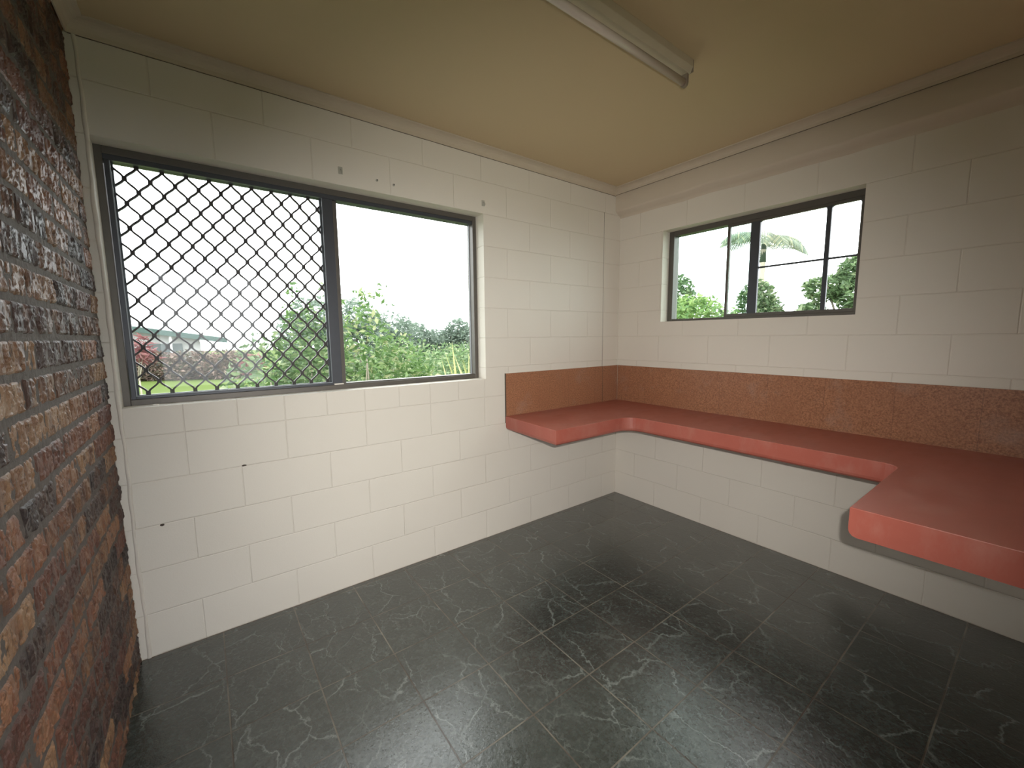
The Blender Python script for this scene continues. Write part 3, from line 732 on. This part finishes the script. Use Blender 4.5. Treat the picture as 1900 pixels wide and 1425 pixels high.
part(mk('gable', vs+vs2, [(0, 1, 2, 3), (7, 6, 5, 4), (0, 4, 5, 1), (1, 5, 6, 2), (2, 6, 7, 3), (3, 7, 4, 0)], M['hwall']), hs)
part(MB().box(-6.6, -5.25, 21.40, 21.49, .5, 1.30).build('window', M['hwin']), hs)
part(MB().box(-4.8, -3.6, 21.40, 21.49, .25, 1.22).build('window', M['hwin']), hs)
part(MB().box(-4.02, -3.93, 20.9, 20.99, -.3, 1.60).build('post', M['hwall']), hs)

# seen through the small window
shrub('leafy_shrub', 'bright lime green shrub in the left light of the small window', 'shrub', (4.25, 1.55, GZ-.06), [(0, .2, 2.0, .65, .7, .75), (-.1, -.3, 1.9, .5, .45, .68), (.3, .7, 1.9, .5, .5, .85), (0, 0, 1.0, .8, .9, 1.0), (.1, .2, 2.15, .5, .55, .65), (0, -.3, 1.3, .6, .6, .9)], 8000, .11, 'leaf_lime', 81)
shrub('slender_tree', 'slender tree with a pale trunk behind the lime shrub', 'tree', (7.3, 3.9, GZ-.13), [(0, 0, 3.05, .42, .42, .62), (0, .1, 2.3, .55, .5, .7), (.1, -.55, 3.0, .10, .12, .07)], 2200, .15, 'leaf_mid', 82, stem='pale_bark', srad=.035)
shrub('creeper_tree', 'leafy creeper-covered trunk under the palm in the small window', 'tree', (8.25, 2.25, GZ-.15), [(0, .1, 2.85, .42, .45, .62), (0, -.15, 2.3, .45, .40, .8), (0, .3, 1.9, .5, .5, .7), (0, 0, 1.2, .6, .6, 1.)], 5200, .15, 'leaf_mid', 83, srad=.06)
shrub('spreading_tree', 'big open-branched tree at the right end of the small window', 'tree', (8.3, -.15, GZ-.15),
      [(-.2, .05, 3.75, .5, .42, .40), (-.3, .45, 3.45, .4, .36, .28), (-.5, .95, 3.1, .35, .42, .27), (-.5, .35, 2.95, .4, .45, .36), (-.6, 1.15, 2.66, .35, .24, .15), (0, -.3, 2.5, .6, .5, .45), (-.4, .60, 2.42, .35, .30, .12), (-.3, .2, 2.15, .4, .45, .14), (0, -.9, 3.6, .6, .6, 1.0)], 7600, .15, 'leaf_mid', 84, srad=.05, stems=7)
# banana plant: broad upright leaves
def broad_leaf_plant(name, label, cat, loc, leaves, mat, stem_h, sr):
    e = empty(name, loc, label, cat); vs = []; fs = []; tn = []
    for (az, ln, bend, wdt, tilt) in leaves:
        k = len(vs); d = Vector((math.cos(az), math.sin(az), 0)); sd = Vector((-d.y, d.x, 0)); t0 = random.random(); N = 10
        for s in range(N+1):
            t = s/N; ang = tilt+bend*t; 
            if s == 0: p = Vector((0, 0, stem_h))
            else: p = p+(d*math.sin(ang)+Vector((0, 0, math.cos(ang))))*(ln/N)
            ww = wdt*.5*math.sin(math.pi*(.06+.92*t))**.6
            for sg in (-1, 0, 1): vs.append(tuple(p+sd*sg*ww-Vector((0, 0, .12*ww))*(1-abs(sg))*-1)); tn.append(t0)
        for s in range(N):
            for j in range(2): q = k+s*3+j; fs.append((q, q+1, q+4, q+3))
    o = mk('leaf_blades', vs, fs, M[mat], e, smooth=True); col = np.ones((len(vs), 4), dtype=np.float32); col[:, 0] = tn
    at = o.data.color_attributes.new('leaf_tone', 'FLOAT_COLOR', 'POINT'); at.data.foreach_set('color', col.ravel())
    MB().tube((0, 0, -.05), (0, 0, stem_h+.1), sr, sr*.7, n=10).build('trunk', M['pale_bark'], e, smooth=True); return e
broad_leaf_plant('banana_plant', 'pale banana plant with upright leaves in the small window', 'plant', (5.65, .72, GZ-.1),
      [(1.7, .80, .25, .17, .16), (4.5, .95, .20, .20, .14), (1.2, .8, 1.0, .2, .6), (5.2, .8, 1.0, .22, .6), (3.2, .9, .9, .2, .5), (4.8, .75, .9, .2, .55), (1.7, .7, 1.2, .2, .8)], 'leaf_banana', 1.70, .07)
blades('strappy_plant', 'yellowish strappy clump right of the banana leaves in the small window', 'plant', (5.9, .25, GZ-.1), 36, 2.35, 'leaf_yellow', 55, spread=.35, wdt=.045, lean=.5)
# palm: trunk and feather fronds with drooping leaflets
pl = empty('palm_tree', (10.0, 3.0, GZ-.18), 'feathery palm whose crown hangs behind the small window mullion', 'palm')
pr = random.Random(9)
b = MB(); pts = [(0, 0, -.05), (-.05, .02, 1.6), (0, 0, 3.2), (.02, 0, 4.55)]
for p, q in zip(pts, pts[1:]): b.tube(p, q, .075, .07, n=10)
b.build('trunk', M['pale_bark'], pl, smooth=True)
MB().tube((.02, 0, 4.2), (.02, 0, 4.85), .085, .05, n=12).build('crown_shaft', M['leaf_palm'], pl, smooth=True)
for k in range(11):
    az = k/11*2*math.pi+pr.random()*.3; ln = 1.25+.25*pr.random(); tilt = .75+.5*pr.random(); vs = []; fs = []; p = Vector((.02, 0, 4.80)); d = Vector((math.cos(az), math.sin(az), 0)); sd = Vector((-d.y, d.x, 0)); N = 26; tn = []
    for s in range(N):
        t = s/N; ang = tilt+1.7*t; tv = d*math.sin(ang)+Vector((0, 0, math.cos(ang))); p2 = p+tv*(ln/N)
        n = len(vs); vs += [tuple(p-sd*.010), tuple(p+sd*.010), tuple(p2+sd*.009), tuple(p2-sd*.009)]; fs.append((n, n+1, n+2, n+3)); tn += [.5]*4
        if s > 2:
            for sg in (-1, 1):
                l = .50*math.sin(math.pi*(.15+.8*t)); tip = p+sd*sg*l*.75+tv*l*.45-Vector((0, 0, l*.55)); n = len(vs); t0 = pr.random()
                mid = p+(tip-p)*.5+Vector((0, 0, l*.10)); vs += [tuple(p-tv*.012), tuple(p+tv*.012), tuple(mid+tv*.026), tuple(mid-tv*.026), tuple(tip)]; fs += [(n, n+1, n+2, n+3), (n+3, n+2, n+4)]; tn += [t0]*5
        p = p2
    o = mk('frond', vs, fs, M['leaf_palm'], pl); col = np.ones((len(vs), 4), dtype=np.float32); col[:, 0] = tn
    at = o.data.color_attributes.new('leaf_tone', 'FLOAT_COLOR', 'POINT'); at.data.foreach_set('color', col.ravel())
